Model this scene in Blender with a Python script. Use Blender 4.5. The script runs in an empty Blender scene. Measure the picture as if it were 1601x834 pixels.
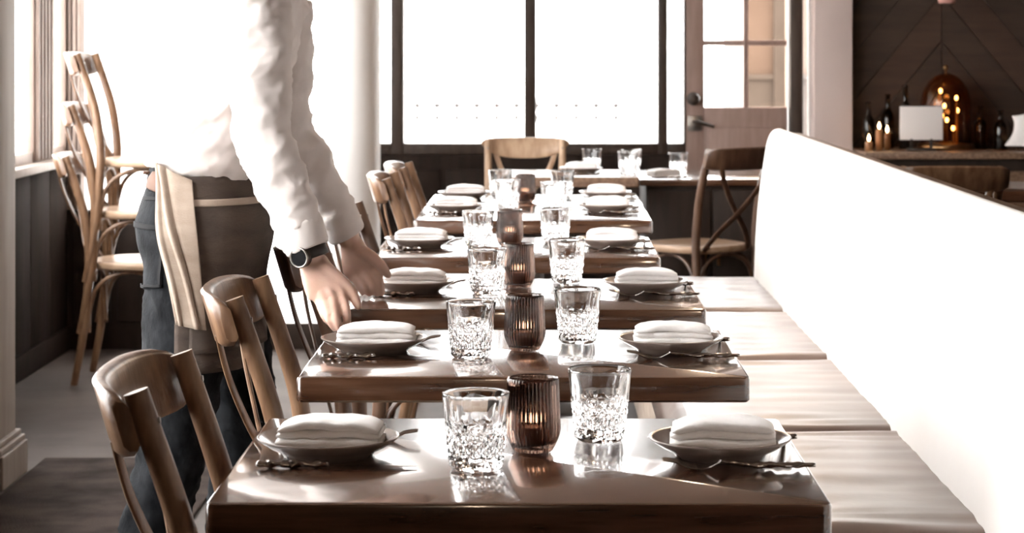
import bpy, bmesh, math, random
from mathutils import Vector, Matrix, noise
from mathutils.bvhtree import BVHTree
random.seed(7)
PI = math.pi
S = bpy.context.scene
COL = S.collection

# ------------------------------------------------------------------ camera
cd = bpy.data.cameras.new('camera'); cam = bpy.data.objects.new('camera', cd); COL.objects.link(cam)
cam.location = (0, 0, 1.303); cam.rotation_euler = (PI/2, 0, 0)
cd.sensor_width = 36; cd.lens = 76.8
cd.shift_x = -0.0290; cd.shift_y = -0.2149
cd.clip_end = 300
cd.dof.use_dof = True; cd.dof.focus_distance = 3.7; cd.dof.aperture_fstop = 11
S.camera = cam
# ------------------------------------------------------------------ sky (bright overcast) and exposure
W = bpy.data.worlds.new('overcast_sky'); S.world = W; W.use_nodes = True
bg = W.node_tree.nodes['Background']
bg.inputs[0].default_value = (1.0, 0.985, 0.97, 1); bg.inputs[1].default_value = 7.0
S.view_settings.view_transform = 'Standard'; S.view_settings.look = 'None'
S.view_settings.exposure = 1.35; S.view_settings.gamma = 1.0
S.view_settings.use_curve_mapping = False

# ------------------------------------------------------------------ materials
MATS = {}
def mat(name, col, rough=0.6, col2=None, scale=8.0, stretch=(1, 1, 1), bump=0.0, bscale=None, metal=0.0,
        coat=0.0, spec=0.5, sheen=0.0, detail=6.0, lo=0.35, hi=0.65, crough=0.08):
    m = bpy.data.materials.new(name); m.use_nodes = True; MATS[name] = m
    nt = m.node_tree; b = nt.nodes['Principled BSDF']
    b.inputs['Base Color'].default_value = (*col, 1); b.inputs['Roughness'].default_value = rough
    b.inputs['Metallic'].default_value = metal; b.inputs['Coat Weight'].default_value = coat
    b.inputs['Coat Roughness'].default_value = crough
    b.inputs['Specular IOR Level'].default_value = spec; b.inputs['Sheen Weight'].default_value = sheen
    tc = nt.nodes.new('ShaderNodeTexCoord'); mp = nt.nodes.new('ShaderNodeMapping')
    mp.inputs['Scale'].default_value = stretch
    nt.links.new(tc.outputs['Object'], mp.inputs['Vector'])
    nz = nt.nodes.new('ShaderNodeTexNoise'); nz.inputs['Scale'].default_value = scale
    nz.inputs['Detail'].default_value = detail
    nt.links.new(mp.outputs[0], nz.inputs['Vector'])
    if col2:
        r = nt.nodes.new('ShaderNodeValToRGB')
        r.color_ramp.elements[0].position = lo; r.color_ramp.elements[1].position = hi
        r.color_ramp.elements[0].color = (*col, 1); r.color_ramp.elements[1].color = (*col2, 1)
        nt.links.new(nz.outputs['Fac'], r.inputs[0]); nt.links.new(r.outputs[0], b.inputs['Base Color'])
    if bump:
        n2 = nt.nodes.new('ShaderNodeTexNoise'); n2.inputs['Scale'].default_value = bscale or scale
        n2.inputs['Detail'].default_value = 4
        nt.links.new(mp.outputs[0], n2.inputs['Vector'])
        bp = nt.nodes.new('ShaderNodeBump'); bp.inputs['Strength'].default_value = bump
        bp.inputs['Distance'].default_value = 0.01
        nt.links.new(n2.outputs['Fac'], bp.inputs['Height']); nt.links.new(bp.outputs[0], b.inputs['Normal'])
    return m
def glassmat(name, col, rough=0.0, ior=1.5):
    m = mat(name, col, rough); b = m.node_tree.nodes['Principled BSDF']
    b.inputs['Transmission Weight'].default_value = 1; b.inputs['IOR'].default_value = ior
    return m
def emit(name, col, st):
    m = bpy.data.materials.new(name); m.use_nodes = True; nt = m.node_tree
    b = nt.nodes['Principled BSDF']; b.inputs['Base Color'].default_value = (*col, 1)
    b.inputs['Emission Color'].default_value = (*col, 1); b.inputs['Emission Strength'].default_value = st
    return m
def panemat(name, tint=(1, 1, 1), refl=0.06):
    m = bpy.data.materials.new(name); m.use_nodes = True; nt = m.node_tree; nt.nodes.clear()
    o = nt.nodes.new('ShaderNodeOutputMaterial'); mx = nt.nodes.new('ShaderNodeMixShader')
    t = nt.nodes.new('ShaderNodeBsdfTransparent'); g = nt.nodes.new('ShaderNodeBsdfGlossy')
    t.inputs[0].default_value = (*tint, 1); g.inputs['Roughness'].default_value = 0.02
    mx.inputs[0].default_value = refl
    nt.links.new(t.outputs[0], mx.inputs[1]); nt.links.new(g.outputs[0], mx.inputs[2]); nt.links.new(mx.outputs[0], o.inputs[0])
    return m
M_TABLE = mat('varnished_walnut', (0.048, 0.021, 0.011), 0.2, (0.10, 0.047, 0.027), 5, (1.2, 14, 14), coat=0.9, crough=0.06)
M_IRON = mat('black_iron', (0.03, 0.024, 0.02), 0.5, (0.05, 0.04, 0.032), 20)
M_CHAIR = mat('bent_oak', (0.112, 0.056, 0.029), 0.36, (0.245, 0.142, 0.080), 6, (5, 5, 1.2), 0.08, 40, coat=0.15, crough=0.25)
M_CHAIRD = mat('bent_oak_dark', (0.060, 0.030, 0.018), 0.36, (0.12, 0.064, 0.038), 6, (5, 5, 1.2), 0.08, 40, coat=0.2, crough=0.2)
M_SEAT = mat('oak_seat', (0.36, 0.235, 0.15), 0.4, (0.50, 0.36, 0.25), 5, (1, 6, 6), 0.05, 30, coat=0.15, crough=0.25)
M_BOLT = mat('steel_bolt', (0.3, 0.28, 0.26), 0.35, metal=1.0)
M_PLATE = mat('stoneware', (0.20, 0.155, 0.13), 0.22, (0.27, 0.215, 0.185), 14)
M_NAPKIN = mat('linen_napkin', (0.88, 0.85, 0.835), 0.9, (0.92, 0.90, 0.885), 30, bump=0.15, bscale=220, sheen=0.2)
M_STEEL = mat('cutlery_steel', (0.55, 0.52, 0.50), 0.18, (0.35, 0.32, 0.30), 60, metal=1.0, bump=0.05)
M_GLASS = glassmat('clear_glass', (1, 1, 1), 0.0, 1.48)
M_VOTIVE = glassmat('smoked_glass', (0.23, 0.145, 0.112), 0.01, 1.45)
M_WAX = mat('candle_wax', (0.75, 0.55, 0.45), 0.5, (0.8, 0.6, 0.5), 10)
M_FLAME = emit('flame', (1.0, 0.84, 0.64), 9)
M_WAXA = mat('amber_wax', (0.30, 0.13, 0.05), 0.5, (0.36, 0.17, 0.07), 10)
M_LEATHER = mat('seat_leather', (0.13, 0.086, 0.067), 0.34, (0.20, 0.14, 0.115), 4, (1, 1, 1), 0.10, 9, coat=0.15, crough=0.25)
M_PAD = mat('cream_leather', (0.84, 0.80, 0.765), 0.55, (0.88, 0.85, 0.82), 3, bump=0.03, bscale=10)
M_CAP = mat('ledge_wood', (0.13, 0.075, 0.047), 0.35, (0.24, 0.15, 0.10), 4, (14, 1, 14), 0.04, 30)
M_WALLW = mat('white_plaster', (0.84, 0.825, 0.81), 0.9, (0.88, 0.87, 0.86), 2.5, bump=0.05, bscale=14)
M_WALLP = mat('blush_plaster', (0.64, 0.53, 0.495), 0.9, (0.68, 0.57, 0.535), 2.5, bump=0.03, bscale=14)
M_CASING = mat('painted_casing', (0.25, 0.21, 0.18), 0.6, (0.30, 0.255, 0.22), 3, (8, 8, 1))
M_CEIL = mat('ceiling_paint', (0.16, 0.115, 0.09), 0.9, (0.18, 0.13, 0.105), 2)
M_BROWN = mat('dark_panel', (0.018, 0.011, 0.008), 0.6, (0.030, 0.019, 0.014), 4, (6, 6, 1), spec=0.25)
M_WAINS = mat('wainscot_stain', (0.014, 0.009, 0.0065), 0.85, (0.022, 0.0145, 0.011), 4, (6, 6, 1), spec=0.06)
M_FRAME = mat('bronze_frame', (0.038, 0.024, 0.017), 0.5, (0.055, 0.036, 0.026), 8, (6, 6, 1))
M_FRAMEL = mat('taupe_frame', (0.20, 0.15, 0.125), 0.55, (0.26, 0.20, 0.17), 8, (8, 8, 1))
M_DOOR = mat('taupe_door', (0.34, 0.235, 0.20), 0.5, (0.40, 0.28, 0.24), 5, (8, 8, 1))
M_FLOOR = mat('worn_floor', (0.036, 0.026, 0.022), 0.7, (0.08, 0.061, 0.053), 2.2, (1, 1, 1), 0.06, 30, spec=0.3)
M_RUG = mat('rug_fibre', (0.024, 0.018, 0.015), 0.95, (0.062, 0.047, 0.041), 7, bump=0.4, bscale=160, spec=0.08)
M_PANE = panemat('window_glass'); M_PANET = panemat('tinted_glass', (0.80, 0.74, 0.68), 0.08)
M_SHIRT = mat('white_shirt', (0.70, 0.645, 0.62), 0.85, (0.75, 0.695, 0.67), 12, bump=0.12, bscale=26, sheen=0.15)
M_DENIM = mat('denim', (0.0035, 0.0040, 0.0050), 0.9, (0.017, 0.0185, 0.021), 26, (1, 1, 0.6), 0.2, 200, detail=10, spec=0.15)
M_STITCH = mat('seam_thread', (0.022, 0.022, 0.023), 0.9, spec=0.1)
M_PATCH = mat('leather_patch', (0.075, 0.029, 0.012), 0.7, (0.10, 0.042, 0.019), 20)
M_CANVAS = mat('apron_canvas', (0.34, 0.265, 0.21), 0.85, (0.42, 0.34, 0.275), 10, (1, 1, 3), 0.2, 180)
M_CANVASD = mat('brown_canvas', (0.040, 0.027, 0.020), 0.85, (0.072, 0.050, 0.038), 9, (1, 1, 3), 0.2, 120)
M_SKIN = mat('skin', (0.62, 0.40, 0.31), 0.5, (0.68, 0.46, 0.37), 18, bump=0.05, bscale=90)
M_SKIN.node_tree.nodes['Principled BSDF'].inputs['Subsurface Weight'].default_value = 0.12
M_SKIN.node_tree.nodes['Principled BSDF'].inputs['Subsurface Radius'].default_value = (0.01, 0.004, 0.002)
M_HAIR = mat('dark_hair', (0.03, 0.018, 0.012), 0.5, (0.06, 0.035, 0.022), 40, (4, 4, 1), 0.5, 120)
M_SHOE = mat('shoe_leather', (0.03, 0.022, 0.018), 0.4, (0.045, 0.035, 0.03), 12)
M_RUBBER = mat('watch_strap', (0.016, 0.013, 0.012), 0.5)
M_GLOSSB = mat('watch_face', (0.01, 0.01, 0.011), 0.12)
M_IRONOUT = mat('pale_railing', (0.80, 0.76, 0.74), 0.6)
M_FINIAL = mat('brown_finial', (0.012, 0.008, 0.007), 0.7)
M_PAVE = mat('pale_pavement', (0.62, 0.60, 0.58), 0.9, (0.68, 0.66, 0.64), 0.5)
M_PLANK = mat('stained_plank', (0.036, 0.021, 0.014), 0.55, (0.055, 0.033, 0.022), 3, (1, 8, 8), 0.05, 20)
M_PLANK2 = mat('stained_plank_red', (0.046, 0.024, 0.015), 0.55, (0.065, 0.036, 0.023), 3, (1, 8, 8), 0.05, 20)
M_PAPER = mat('paper', (0.86, 0.80, 0.77), 0.8, (0.89, 0.83, 0.80), 4)
M_AMBER = glassmat('amber_glass', (0.75, 0.42, 0.18), 0.05, 1.4)
M_BOTTLE = glassmat('dark_bottle_glass', (0.10, 0.06, 0.03), 0.05, 1.45)
M_BULB = emit('warm_bulb', (1.0, 0.62, 0.30), 9)
M_BRASS = mat('aged_brass', (0.42, 0.25, 0.12), 0.35, (0.30, 0.17, 0.08), 20, metal=1.0)
M_BLUSH = mat('pink_shade', (0.60, 0.32, 0.27), 0.7)
M_CURB = mat('skirting', (0.05, 0.035, 0.028), 0.6, (0.06, 0.043, 0.035), 4, (1, 8, 8))

# ------------------------------------------------------------------ helpers
def V(*a): return Vector(a)
def link(name, me, m, parent=None):
    o = bpy.data.objects.new(name, me); COL.objects.link(o)
    if m and not me.materials: me.materials.append(m)
    if parent: o.parent = parent
    return o
def mk(name, bm, m, parent=None, smooth=False):
    bmesh.ops.recalc_face_normals(bm, faces=bm.faces)
    me = bpy.data.meshes.new(name); bm.to_mesh(me); bm.free()
    if smooth:
        for p in me.polygons: p.use_smooth = True
    me.update()
    return link(name, me, m, parent)
def smooth_by_angle(o, ang=40):
    me = o.data
    me.polygons.foreach_set('use_smooth', [True]*len(me.polygons))
    try: me.set_sharp_from_angle(angle=math.radians(ang))
    except Exception: pass
    return o
def tag(o, label, cat, group=None, kind=None):
    if label: o['label'] = label
    if cat: o['category'] = cat
    if group: o['group'] = group
    if kind: o['kind'] = kind
    return o
def thing(name, label, cat, loc=(0, 0, 0), rz=0, group=None):
    o = bpy.data.objects.new(name, None); COL.objects.link(o); o.empty_display_size = 0.05
    o.location = loc; o.rotation_euler = (0, 0, rz)
    return tag(o, label, cat, group)
def dup(root, loc, rz=0, label=None, group=None):
    r = root.copy(); COL.objects.link(r); r.location = loc; r.rotation_euler = (0, 0, rz)
    if label: r['label'] = label
    if group: r['group'] = group
    for ch in list(root.children):
        c = ch.copy(); COL.objects.link(c); c.parent = r
        for g in list(ch.children):
            d = g.copy(); COL.objects.link(d); d.parent = c
    return r
def box(bm, x0, x1, y0, y1, z0, z1, bev=0.0, seg=2):
    vs = [bm.verts.new((x, y, z)) for x in (x0, x1) for y in (y0, y1) for z in (z0, z1)]
    fs = [(0, 1, 3, 2), (4, 6, 7, 5), (0, 4, 5, 1), (2, 3, 7, 6), (0, 2, 6, 4), (1, 5, 7, 3)]
    F = [bm.faces.new([vs[i] for i in f]) for f in fs]
    if bev:
        es = list({e for f in F for e in f.edges})
        bmesh.ops.bevel(bm, geom=es, offset=bev, segments=seg, affect='EDGES', profile=0.5)
def bx(name, x0, x1, y0, y1, z0, z1, m, parent=None, bev=0.0, seg=2):
    bm = bmesh.new(); box(bm, x0, x1, y0, y1, z0, z1, bev, seg)
    o = mk(name, bm, m, parent)
    if bev: smooth_by_angle(o, 35)
    return o
def catmull(pts, n=6):
    P = [Vector(p) for p in pts]; out = []
    for i in range(len(P)-1):
        a = P[max(i-1, 0)]; b = P[i]; c = P[i+1]; d = P[min(i+2, len(P)-1)]
        for k in range(n):
            t = k/n
            out.append(0.5*((2*b)+(c-a)*t+(2*a-5*b+4*c-d)*t*t+(3*b-a-3*c+d)*t*t*t))
    out.append(P[-1]); return out
def catf(v, n=6): return [x[0] for x in catmull([(a, 0, 0) for a in v], n)]
def rings(bm, RR, cap=True):
    L = [[bm.verts.new(p) for p in r] for r in RR]
    n = len(L[0])
    for a, b in zip(L, L[1:]):
        for i in range(n):
            bm.faces.new((a[i], a[(i+1) % n], b[(i+1) % n], b[i]))
    if cap:
        bm.faces.new(L[0][::-1]); bm.faces.new(L[-1])
    return L
def tube(bm, pts, rad, seg=12, sm=6, cap=True, dome=False):
    if not hasattr(rad, '__len__'): rad = [rad]*len(pts)
    P = catmull(pts, sm) if sm > 1 else [Vector(p) for p in pts]
    R = catf(rad, sm) if sm > 1 else list(rad)
    if dome:
        t0 = (P[0]-P[1]).normalized(); t1 = (P[-1]-P[-2]).normalized(); p0, r0, p1, r1 = P[0], R[0], P[-1], R[-1]
        P = [p0+t0*r0*0.95, p0+t0*r0*0.7] + P + [p1+t1*r1*0.7, p1+t1*r1*0.95]
        R = [r0*0.3, r0*0.71] + R + [r1*0.71, r1*0.3]
    RR = []; prev = None
    for i, p in enumerate(P):
        t = (P[min(i+1, len(P)-1)]-P[max(i-1, 0)]).normalized()
        if prev is None:
            u = t.orthogonal().normalized()
        else:
            u = (prev - t*prev.dot(t)).normalized()
        prev = u; v = t.cross(u)
        RR.append([p+(u*math.cos(2*PI*k/seg)+v*math.sin(2*PI*k/seg))*R[i] for k in range(seg)])
    rings(bm, RR, cap)
def strip(bm, pts, nrm, w, t, sm=6, widths=None):
    """flat band along a path; nrm = direction of thickness, w = width, t = thickness"""
    P = catmull(pts, sm); RR = []
    for i, p in enumerate(P):
        tg = (P[min(i+1, len(P)-1)]-P[max(i-1, 0)]).normalized()
        n = Vector(nrm(i/(len(P)-1)) if callable(nrm) else nrm); n = (n-tg*n.dot(tg)).normalized(); s = tg.cross(n)
        ww = w if widths is None else w*widths(i/(len(P)-1))
        a, b = s*ww/2, n*t/2
        RR.append([p-a*0.8-b, p+a*0.8-b, p+a-b*0.5, p+a+b*0.5, p+a*0.8+b, p-a*0.8+b, p-a+b*0.5, p-a-b*0.5])
    rings(bm, RR)
def lathe(bm, prof, seg=48, cx=0, cy=0, fn=None, close=True):
    RR = []
    for j, (r, z) in enumerate(prof):
        rr = []
        for k in range(seg):
            a = 2*PI*k/seg; q = max(r, 1e-4)
            if fn: q = fn(q, z, a, j)
            rr.append(Vector((cx+q*math.cos(a), cy+q*math.sin(a), z)))
        RR.append(rr)
    rings(bm, RR, close)
def loft(bm, secs, seg=32, p=2.0):
    RR = []
    for c, a, b in secs:
        c = Vector(c); rr = []
        for k in range(seg):
            t = 2*PI*k/seg; cc, ss = math.cos(t), math.sin(t)
            rr.append(c+Vector(a)*math.copysign(abs(cc)**(2/p), cc)+Vector(b)*math.copysign(abs(ss)**(2/p), ss))
        RR.append(rr)
    rings(bm, RR)
def remeshed(name, bm, m, vox, parent=None, smooth_it=4, fn=None):
    bmesh.ops.recalc_face_normals(bm, faces=bm.faces)
    me = bpy.data.meshes.new('tmp'); bm.to_mesh(me); bm.free()
    o = bpy.data.objects.new('tmp', me); COL.objects.link(o)
    r = o.modifiers.new('r', 'REMESH'); r.mode = 'VOXEL'; r.voxel_size = vox
    if smooth_it:
        s = o.modifiers.new('s', 'SMOOTH'); s.iterations = smooth_it; s.factor = 0.5
    dg = bpy.context.evaluated_depsgraph_get(); dg.update()
    n = bpy.data.meshes.new_from_object(o.evaluated_get(dg))
    bpy.data.objects.remove(o); bpy.data.meshes.remove(me)
    n.name = name; n.materials.clear()
    if fn:
        ns = [v.normal.copy() for v in n.vertices]
        for v, nn in zip(n.vertices, ns): v.co = v.co + nn*fn(v.co, nn)
    n.polygons.foreach_set('use_smooth', [True]*len(n.polygons)); n.update()
    return link(name, n, m, parent)
def struct(o): o['kind'] = 'structure'; return o
def sb(name, *a, **k): return struct(bx(name, *a, **k))

# ================================================================== THE ROOM
XL, XLN, YB, YW, ZC = -2.05, -1.606, 11.5, 9.42, 3.0   # alcove wall, near left wall, window wall, white wall, ceiling
fl0 = sb('floor', -2.3, 4.2, -2.6, YW+0.05, -0.1, 0, M_FLOOR); bx('window_bay_floor', -1.0, 4.2, YW+0.05, YB+0.1, -0.1, 0, M_FLOOR, fl0)
ce0 = sb('ceiling', -2.3, 4.2, -2.6, YW+0.05, ZC, ZC+0.1, M_CEIL); bx('window_bay_ceiling', -1.0, 4.2, YW+0.05, YB+0.1, ZC, ZC+0.1, M_CEIL, ce0)
sb('wall_bay_left', -0.96, -0.90, 9.60, YB+0.06, 0, ZC, M_WALLW)
sb('wall_right', 4.1, 4.2, -2.6, YB, 0, ZC, M_BROWN)
sb('wall_front', -2.3, 4.2, -2.6, -2.5, 0, ZC, M_BROWN)

def window(name, axis, pos, spans, z0, z1, fw, m, depth=0.08, pm=M_PANE, endw=None):
    """a window of several lights in a wall; axis 'x': the wall runs along x at y=pos, 'y': along y at x=pos"""
    root = bpy.data.objects.new(name, None); COL.objects.link(root); root['kind'] = 'structure'
    def b(nm, a0, a1, c0, c1, zz0, zz1, mm, bev=0.006):
        if axis == 'x': return bx(nm, a0, a1, c0, c1, zz0, zz1, mm, root, bev)
        return bx(nm, c0, c1, a0, a1, zz0, zz1, mm, root, bev)
    lo, hi = pos-depth/2, pos+depth/2
    ew = fw if endw is None else endw; A0 = spans[0][0]-ew
    for i, (s, e) in enumerate(spans):
        b('pane', s-0.005, e+0.005, pos-0.003, pos+0.003, z0-0.005, z1+0.005, pm, 0)
        nx = spans[i+1][0] if i+1 < len(spans) else e+ew
        b('mullion' if i+1 < len(spans) else 'jamb', e, nx, lo, hi, z0-fw, z1+fw, m)
    b('jamb', A0, spans[0][0], lo, hi, z0-fw, z1+fw, m)
    for i, (s, e) in enumerate(spans):
        b('rail', s-0.002, e+0.002, lo+0.004, hi-0.004, z0-fw, z0, m); b('rail', s-0.002, e+0.002, lo+0.004, hi-0.004, z1, z1+fw, m)
    return root
# near left wall: long run of windows beside the tables (outside the picture, they light the room)
sb('wall_left_apron', XLN-0.12, XLN, -2.5, 6.40, 0, 0.62, M_BROWN)
sb('wall_left_near', XLN-0.12, XLN, -2.5, 2.67, 0.62, 2.72, M_BROWN)
sb('wall_left_header', XLN-0.12, XLN, -2.5, 6.66, 2.72, ZC, M_WALLP)
window('window_1', 'y', XLN-0.06, [(2.75, 3.9), (4.0, 5.25), (5.35, 6.28)], 0.70, 2.64, 0.08, M_FRAMEL, 0.09)
# pale end casing with plinth, the strip at the picture's left edge
o = sb('trim_1', XLN-0.14, XLN, 6.40, 6.67, 0.0, 2.72, M_CASING, bev=0.006)
bm = bmesh.new()
for k, (d, z0, z1) in enumerate([(0.030, 0, 0.10), (0.024, 0.10, 0.118), (0.014, 0.118, 0.135)]):
    box(bm, XLN-0.15, XLN+d, 6.39, 6.67+d, z0, z1, 0.004)
mk('plinth', bm, M_CASING, o)
# return to the alcove, alcove window
sb('wall_left_return', XL-0.1, XLN-0.14, 6.40, 6.66, 0, ZC, M_WALLW)
sb('wall_left', XL-0.1, XL, 6.66, YW+0.1, 0, 0.80, M_BROWN)
sb('wall_left_top', XL-0.1, XL, 6.66, YW+0.1, 2.62, ZC, M_WALLW)
w2 = window('window_2', 'y', XL-0.015, [(6.8, 7.7), (7.76, 8.80), (9.10, 9.38)], 0.88, 2.55, 0.05, M_FRAMEL, 0.04)
for y in (8.83, 8.89, 8.95, 9.01, 9.07):
    bx('moulding', XL-0.02, XL+0.022, y-0.014, y+0.014, 0.84, 2.6, M_FRAMEL, w2, 0.008)
bx('sill', XL-0.09, XL+0.06, 6.67, YW, 0.80, 0.835, M_CASING, w2, 0.006)
for k in range(8):
    bx('wainscot_board', XL, XL+0.012, 6.68+k*0.34, 6.68+k*0.34+0.333, 0.10, 0.79, M_WAINS, bpy.data.objects['wall_left'], 0.004)
sb('baseboard_left', XL, XL+0.025, 6.68, YW, 0, 0.10, M_WAINS, bev=0.004)
# white plaster column with a rounded corner, header and reveal around the curtained window
bm = bmesh.new()
prof = [V(-0.885, YW, 0), V(-0.86, YW, 0)]
for k in range(11):
    a = -PI/2+PI/2*k/10
    prof.append(V(-0.86+0.14*math.cos(a), YW+0.14+0.14*math.sin(a), 0))
prof += [V(-0.72, 9.75, 0), V(-0.885, 9.75, 0)]
rings(bm, [[p.copy() for p in prof], [p+V(0, 0, ZC) for p in prof]])
struct(smooth_by_angle(mk('wall_back_column', bm, M_WALLW), 30))
wl_ = sb('wall_back_left', XL-0.1, -1.985, YW, YW+0.1, 0, ZC, M_FRAMEL)
for x in (-2.035, -2.012, -1.992): bx('moulding', x-0.008, x+0.008, YW-0.014, YW, 0.62, 2.6, M_FRAMEL, wl_, 0.004)
sb('wall_back_left_header', -1.985, -0.885, YW, YW+0.1, 2.62, ZC, M_WALLW)
sb('baseboard_back', -1.985, -0.86, YW-0.02, YW+0.02, 0, 0.11, M_CURB, bev=0.004)
window('window_4', 'x', YW+0.09, [(-1.94, -1.45), (-1.41, -0.93)], 0.14, 2.57, 0.035, M_WALLW, 0.04)
bm = bmesh.new(); G = []
for i in range(121):
    x = -1.98+1.10*i/120; row = []
    for j in range(13):
        z = 0.115+2.48*j/12
        y = YW+0.045+0.010*math.sin(x*46+0.6*math.sin(z*2))+0.005*math.sin(x*19+z)
        row.append(bm.verts.new((x, y, z)))
    G.append(row)
for i in range(120):
    for j in range(12): bm.faces.new((G[i][j], G[i+1][j], G[i+1][j+1], G[i][j+1]))
M_SHEER = bpy.data.materials.new('sheer_curtain'); M_SHEER.use_nodes = True; nt = M_SHEER.node_tree; nt.nodes.clear()
o_ = nt.nodes.new('ShaderNodeOutputMaterial'); mx = nt.nodes.new('ShaderNodeMixShader'); t_ = nt.nodes.new('ShaderNodeBsdfTranslucent'); d_ = nt.nodes.new('ShaderNodeBsdfDiffuse')
tx = nt.nodes.new('ShaderNodeTexNoise'); tx.inputs['Scale'].default_value = 60; rp = nt.nodes.new('ShaderNodeValToRGB')
rp.color_ramp.elements[0].color = (0.86, 0.84, 0.82, 1); rp.color_ramp.elements[1].color = (0.92, 0.91, 0.90, 1)
nt.links.new(tx.outputs['Fac'], rp.inputs[0]); nt.links.new(rp.outputs[0], t_.inputs[0]); nt.links.new(rp.outputs[0], d_.inputs[0])
mx.inputs[0].default_value = 0.32
nt.links.new(t_.outputs[0], mx.inputs[1]); nt.links.new(d_.outputs[0], mx.inputs[2]); nt.links.new(mx.outputs[0], o_.inputs[0])
tag(mk('curtain', bm, M_SHEER, None, True), 'sunlit white sheer curtain behind the server and the stacked chairs', 'curtain')
# low dark wainscot behind the stacked chairs
wp = sb('wainscot_back', XL, -1.45, YW-0.035, YW-0.001, 0, 0.60, M_BROWN, bev=0.006)
for k in range(3):
    bx('panel', XL+0.04+k*0.19, XL+0.20+k*0.19, YW-0.045, YW-0.034, 0.12, 0.54, M_BROWN, wp, 0.004)
# window wall
ZS = 0.795
sb('wall_back_sill', -1.0, 0.751, YB-0.06, YB+0.06, 0, ZS-0.06, M_BROWN)
sb('wall_back_header', -1.0, 4.2, YB-0.06, YB+0.06, 2.50, ZC, M_CEIL)
window('window_3', 'x', YB, [(-0.90, -0.791), (-0.724, -0.091), (-0.030, 0.609), (0.660, 0.748)], ZS, 2.44, 0.06, M_FRAME, 0.11, endw=0.003)
for k in range(5):
    bx('panel', -0.80+k*0.30, -0.53+k*0.30, YB-0.075, YB-0.059, 0.12, 0.66, M_BROWN, bpy.data.objects['wall_back_sill'], 0.005)
# glazed door with four visible lights
door = thing('door_1', None, None, (0, YB-0.02, 0)); struct(door)
d0, d1 = 0.751, 1.288
bx('stile', d0, 0.852, -0.03, 0.03, 0.02, 2.42, M_DOOR, door, 0.006); bx('stile', 1.283, d1, -0.03, 0.03, 0.02, 2.42, M_DOOR, door, 0.002)
bx('bottom_rail', 0.852, 1.283, -0.03, 0.03, 0.02, 0.985, M_DOOR, door, 0.004)
bx('kick_panel', 0.87, 1.265, -0.042, -0.028, 0.15, 0.88, M_DOOR, door, 0.008)
bx('top_rail', 0.852, 1.283, -0.03, 0.03, 2.30, 2.42, M_DOOR, door, 0.004)
bx('muntin', 1.057, 1.085, -0.022, 0.022, 0.985, 2.30, M_DOOR, door, 0.004)
for z in (1.312, 1.64, 1.97):
    bx('muntin', 0.852, 1.283, -0.020, 0.020, z-0.004, z+0.024, M_DOOR, door, 0.004)
zz = [0.985, 1.321, 1.649, 1.979, 2.30]
for k in range(4):
    bx('pane', 0.852, 1.071, -0.003, 0.003, zz[k], zz[k+1], M_PANE, door); bx('pane', 1.071, 1.283, -0.003, 0.003, zz[k], zz[k+1], M_PANET, door)
bm = bmesh.new(); lathe(bm, [(0.0, -0.07), (0.022, -0.068), (0.032, -0.055), (0.03, -0.04), (0.014, -0.03), (0.014, -0.012), (0.034, -0.010), (0.036, 0)], 20)
k_ = mk('knob', bm, M_FRAME, door, True); k_.rotation_euler = (-PI/2, 0, 0); k_.location = (0.795, -0.03, 1.03); k_['label'] = 'dark round door knob'
k_.rotation_euler = (-PI/2, 0, 0)
bx('push_plate', 0.765, 0.84, -0.036, -0.03, 0.86, 0.94, M_BOLT, door, 0.003)
bm = bmesh.new(); tube(bm, [(0.80, -0.036, 0.91), (0.80, -0.075, 0.91), (0.83, -0.085, 0.905), (0.90, -0.085, 0.885)], [0.011, 0.011, 0.011, 0.009], 10)
mk('lever', bm, M_FRAME, door, True)
sb('trim_2', 1.296, 1.364, YB-0.10, YB+0.06, 0, 2.5, M_FRAME, bev=0.006)
# white reveal and blush pier beside the door, wall over the bar
window('window_5', 'x', YB, [(1.366, 1.405)], 0.30, 2.44, 0.06, M_WALLW, 0.05, endw=0.002)
sb('wall_back_pier', 1.407, 1.61, YB-0.20, YB+0.06, 0, 2.5, M_WALLP, bev=0.01)
wb = sb('wall_back_right', 1.61, 4.2, YB, YB+0.06, 0, 2.5, M_BROWN)
# diagonal boards of the dark wall: chevron
bw = 0.155
def clip_poly(poly, x0, x1, z0, z1):
    for ax, lim, sgn in ((0, x0, 1), (0, x1, -1), (1, z0, 1), (1, z1, -1)):
        out = []
        for i, p in enumerate(poly):
            q = poly[(i+1) % len(poly)]; dp = (p[ax]-lim)*sgn; dq = (q[ax]-lim)*sgn
            if dp >= 0: out.append(p)
            if dp*dq < 0:
                t = dp/(dp-dq); out.append((p[0]+(q[0]-p[0])*t, p[1]+(q[1]-p[1])*t))
        poly = out
        if len(poly) < 3: return None
    return poly
for side, (x0, x1) in enumerate([(1.615, 2.10), (2.104, 3.2)]):
    sg = 1 if side == 0 else -1
    for k in range(-4, 20):
        # board runs along direction (sg*.64,.77)
        d = V(sg*0.64, 0.77); n = V(-d.y*sg, d.x*sg) if side == 0 else V(d.y, -d.x)
        if n.y < 0: n = -n
        c = V(2.10, 0.0)+n*0+V(0, 1)*(k*bw/abs(n.y))
        hw = bw/2-0.002
        poly = [tuple(c+d*-3+n*-hw), tuple(c+d*3+n*-hw), tuple(c+d*3+n*hw), tuple(c+d*-3+n*hw)]
        poly = clip_poly(poly, x0, x1, 0.70, 2.48)
        if not poly: continue
        bm = bmesh.new(); yy = YB-0.016-0.004*((k*7) % 3)
        rings(bm, [[V(p[0], yy, p[1]) for p in poly], [V(p[0], YB, p[1]) for p in poly]])
        mk('board', bm, M_PLANK if (k*5+side) % 3 else M_PLANK2, wb)

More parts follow.
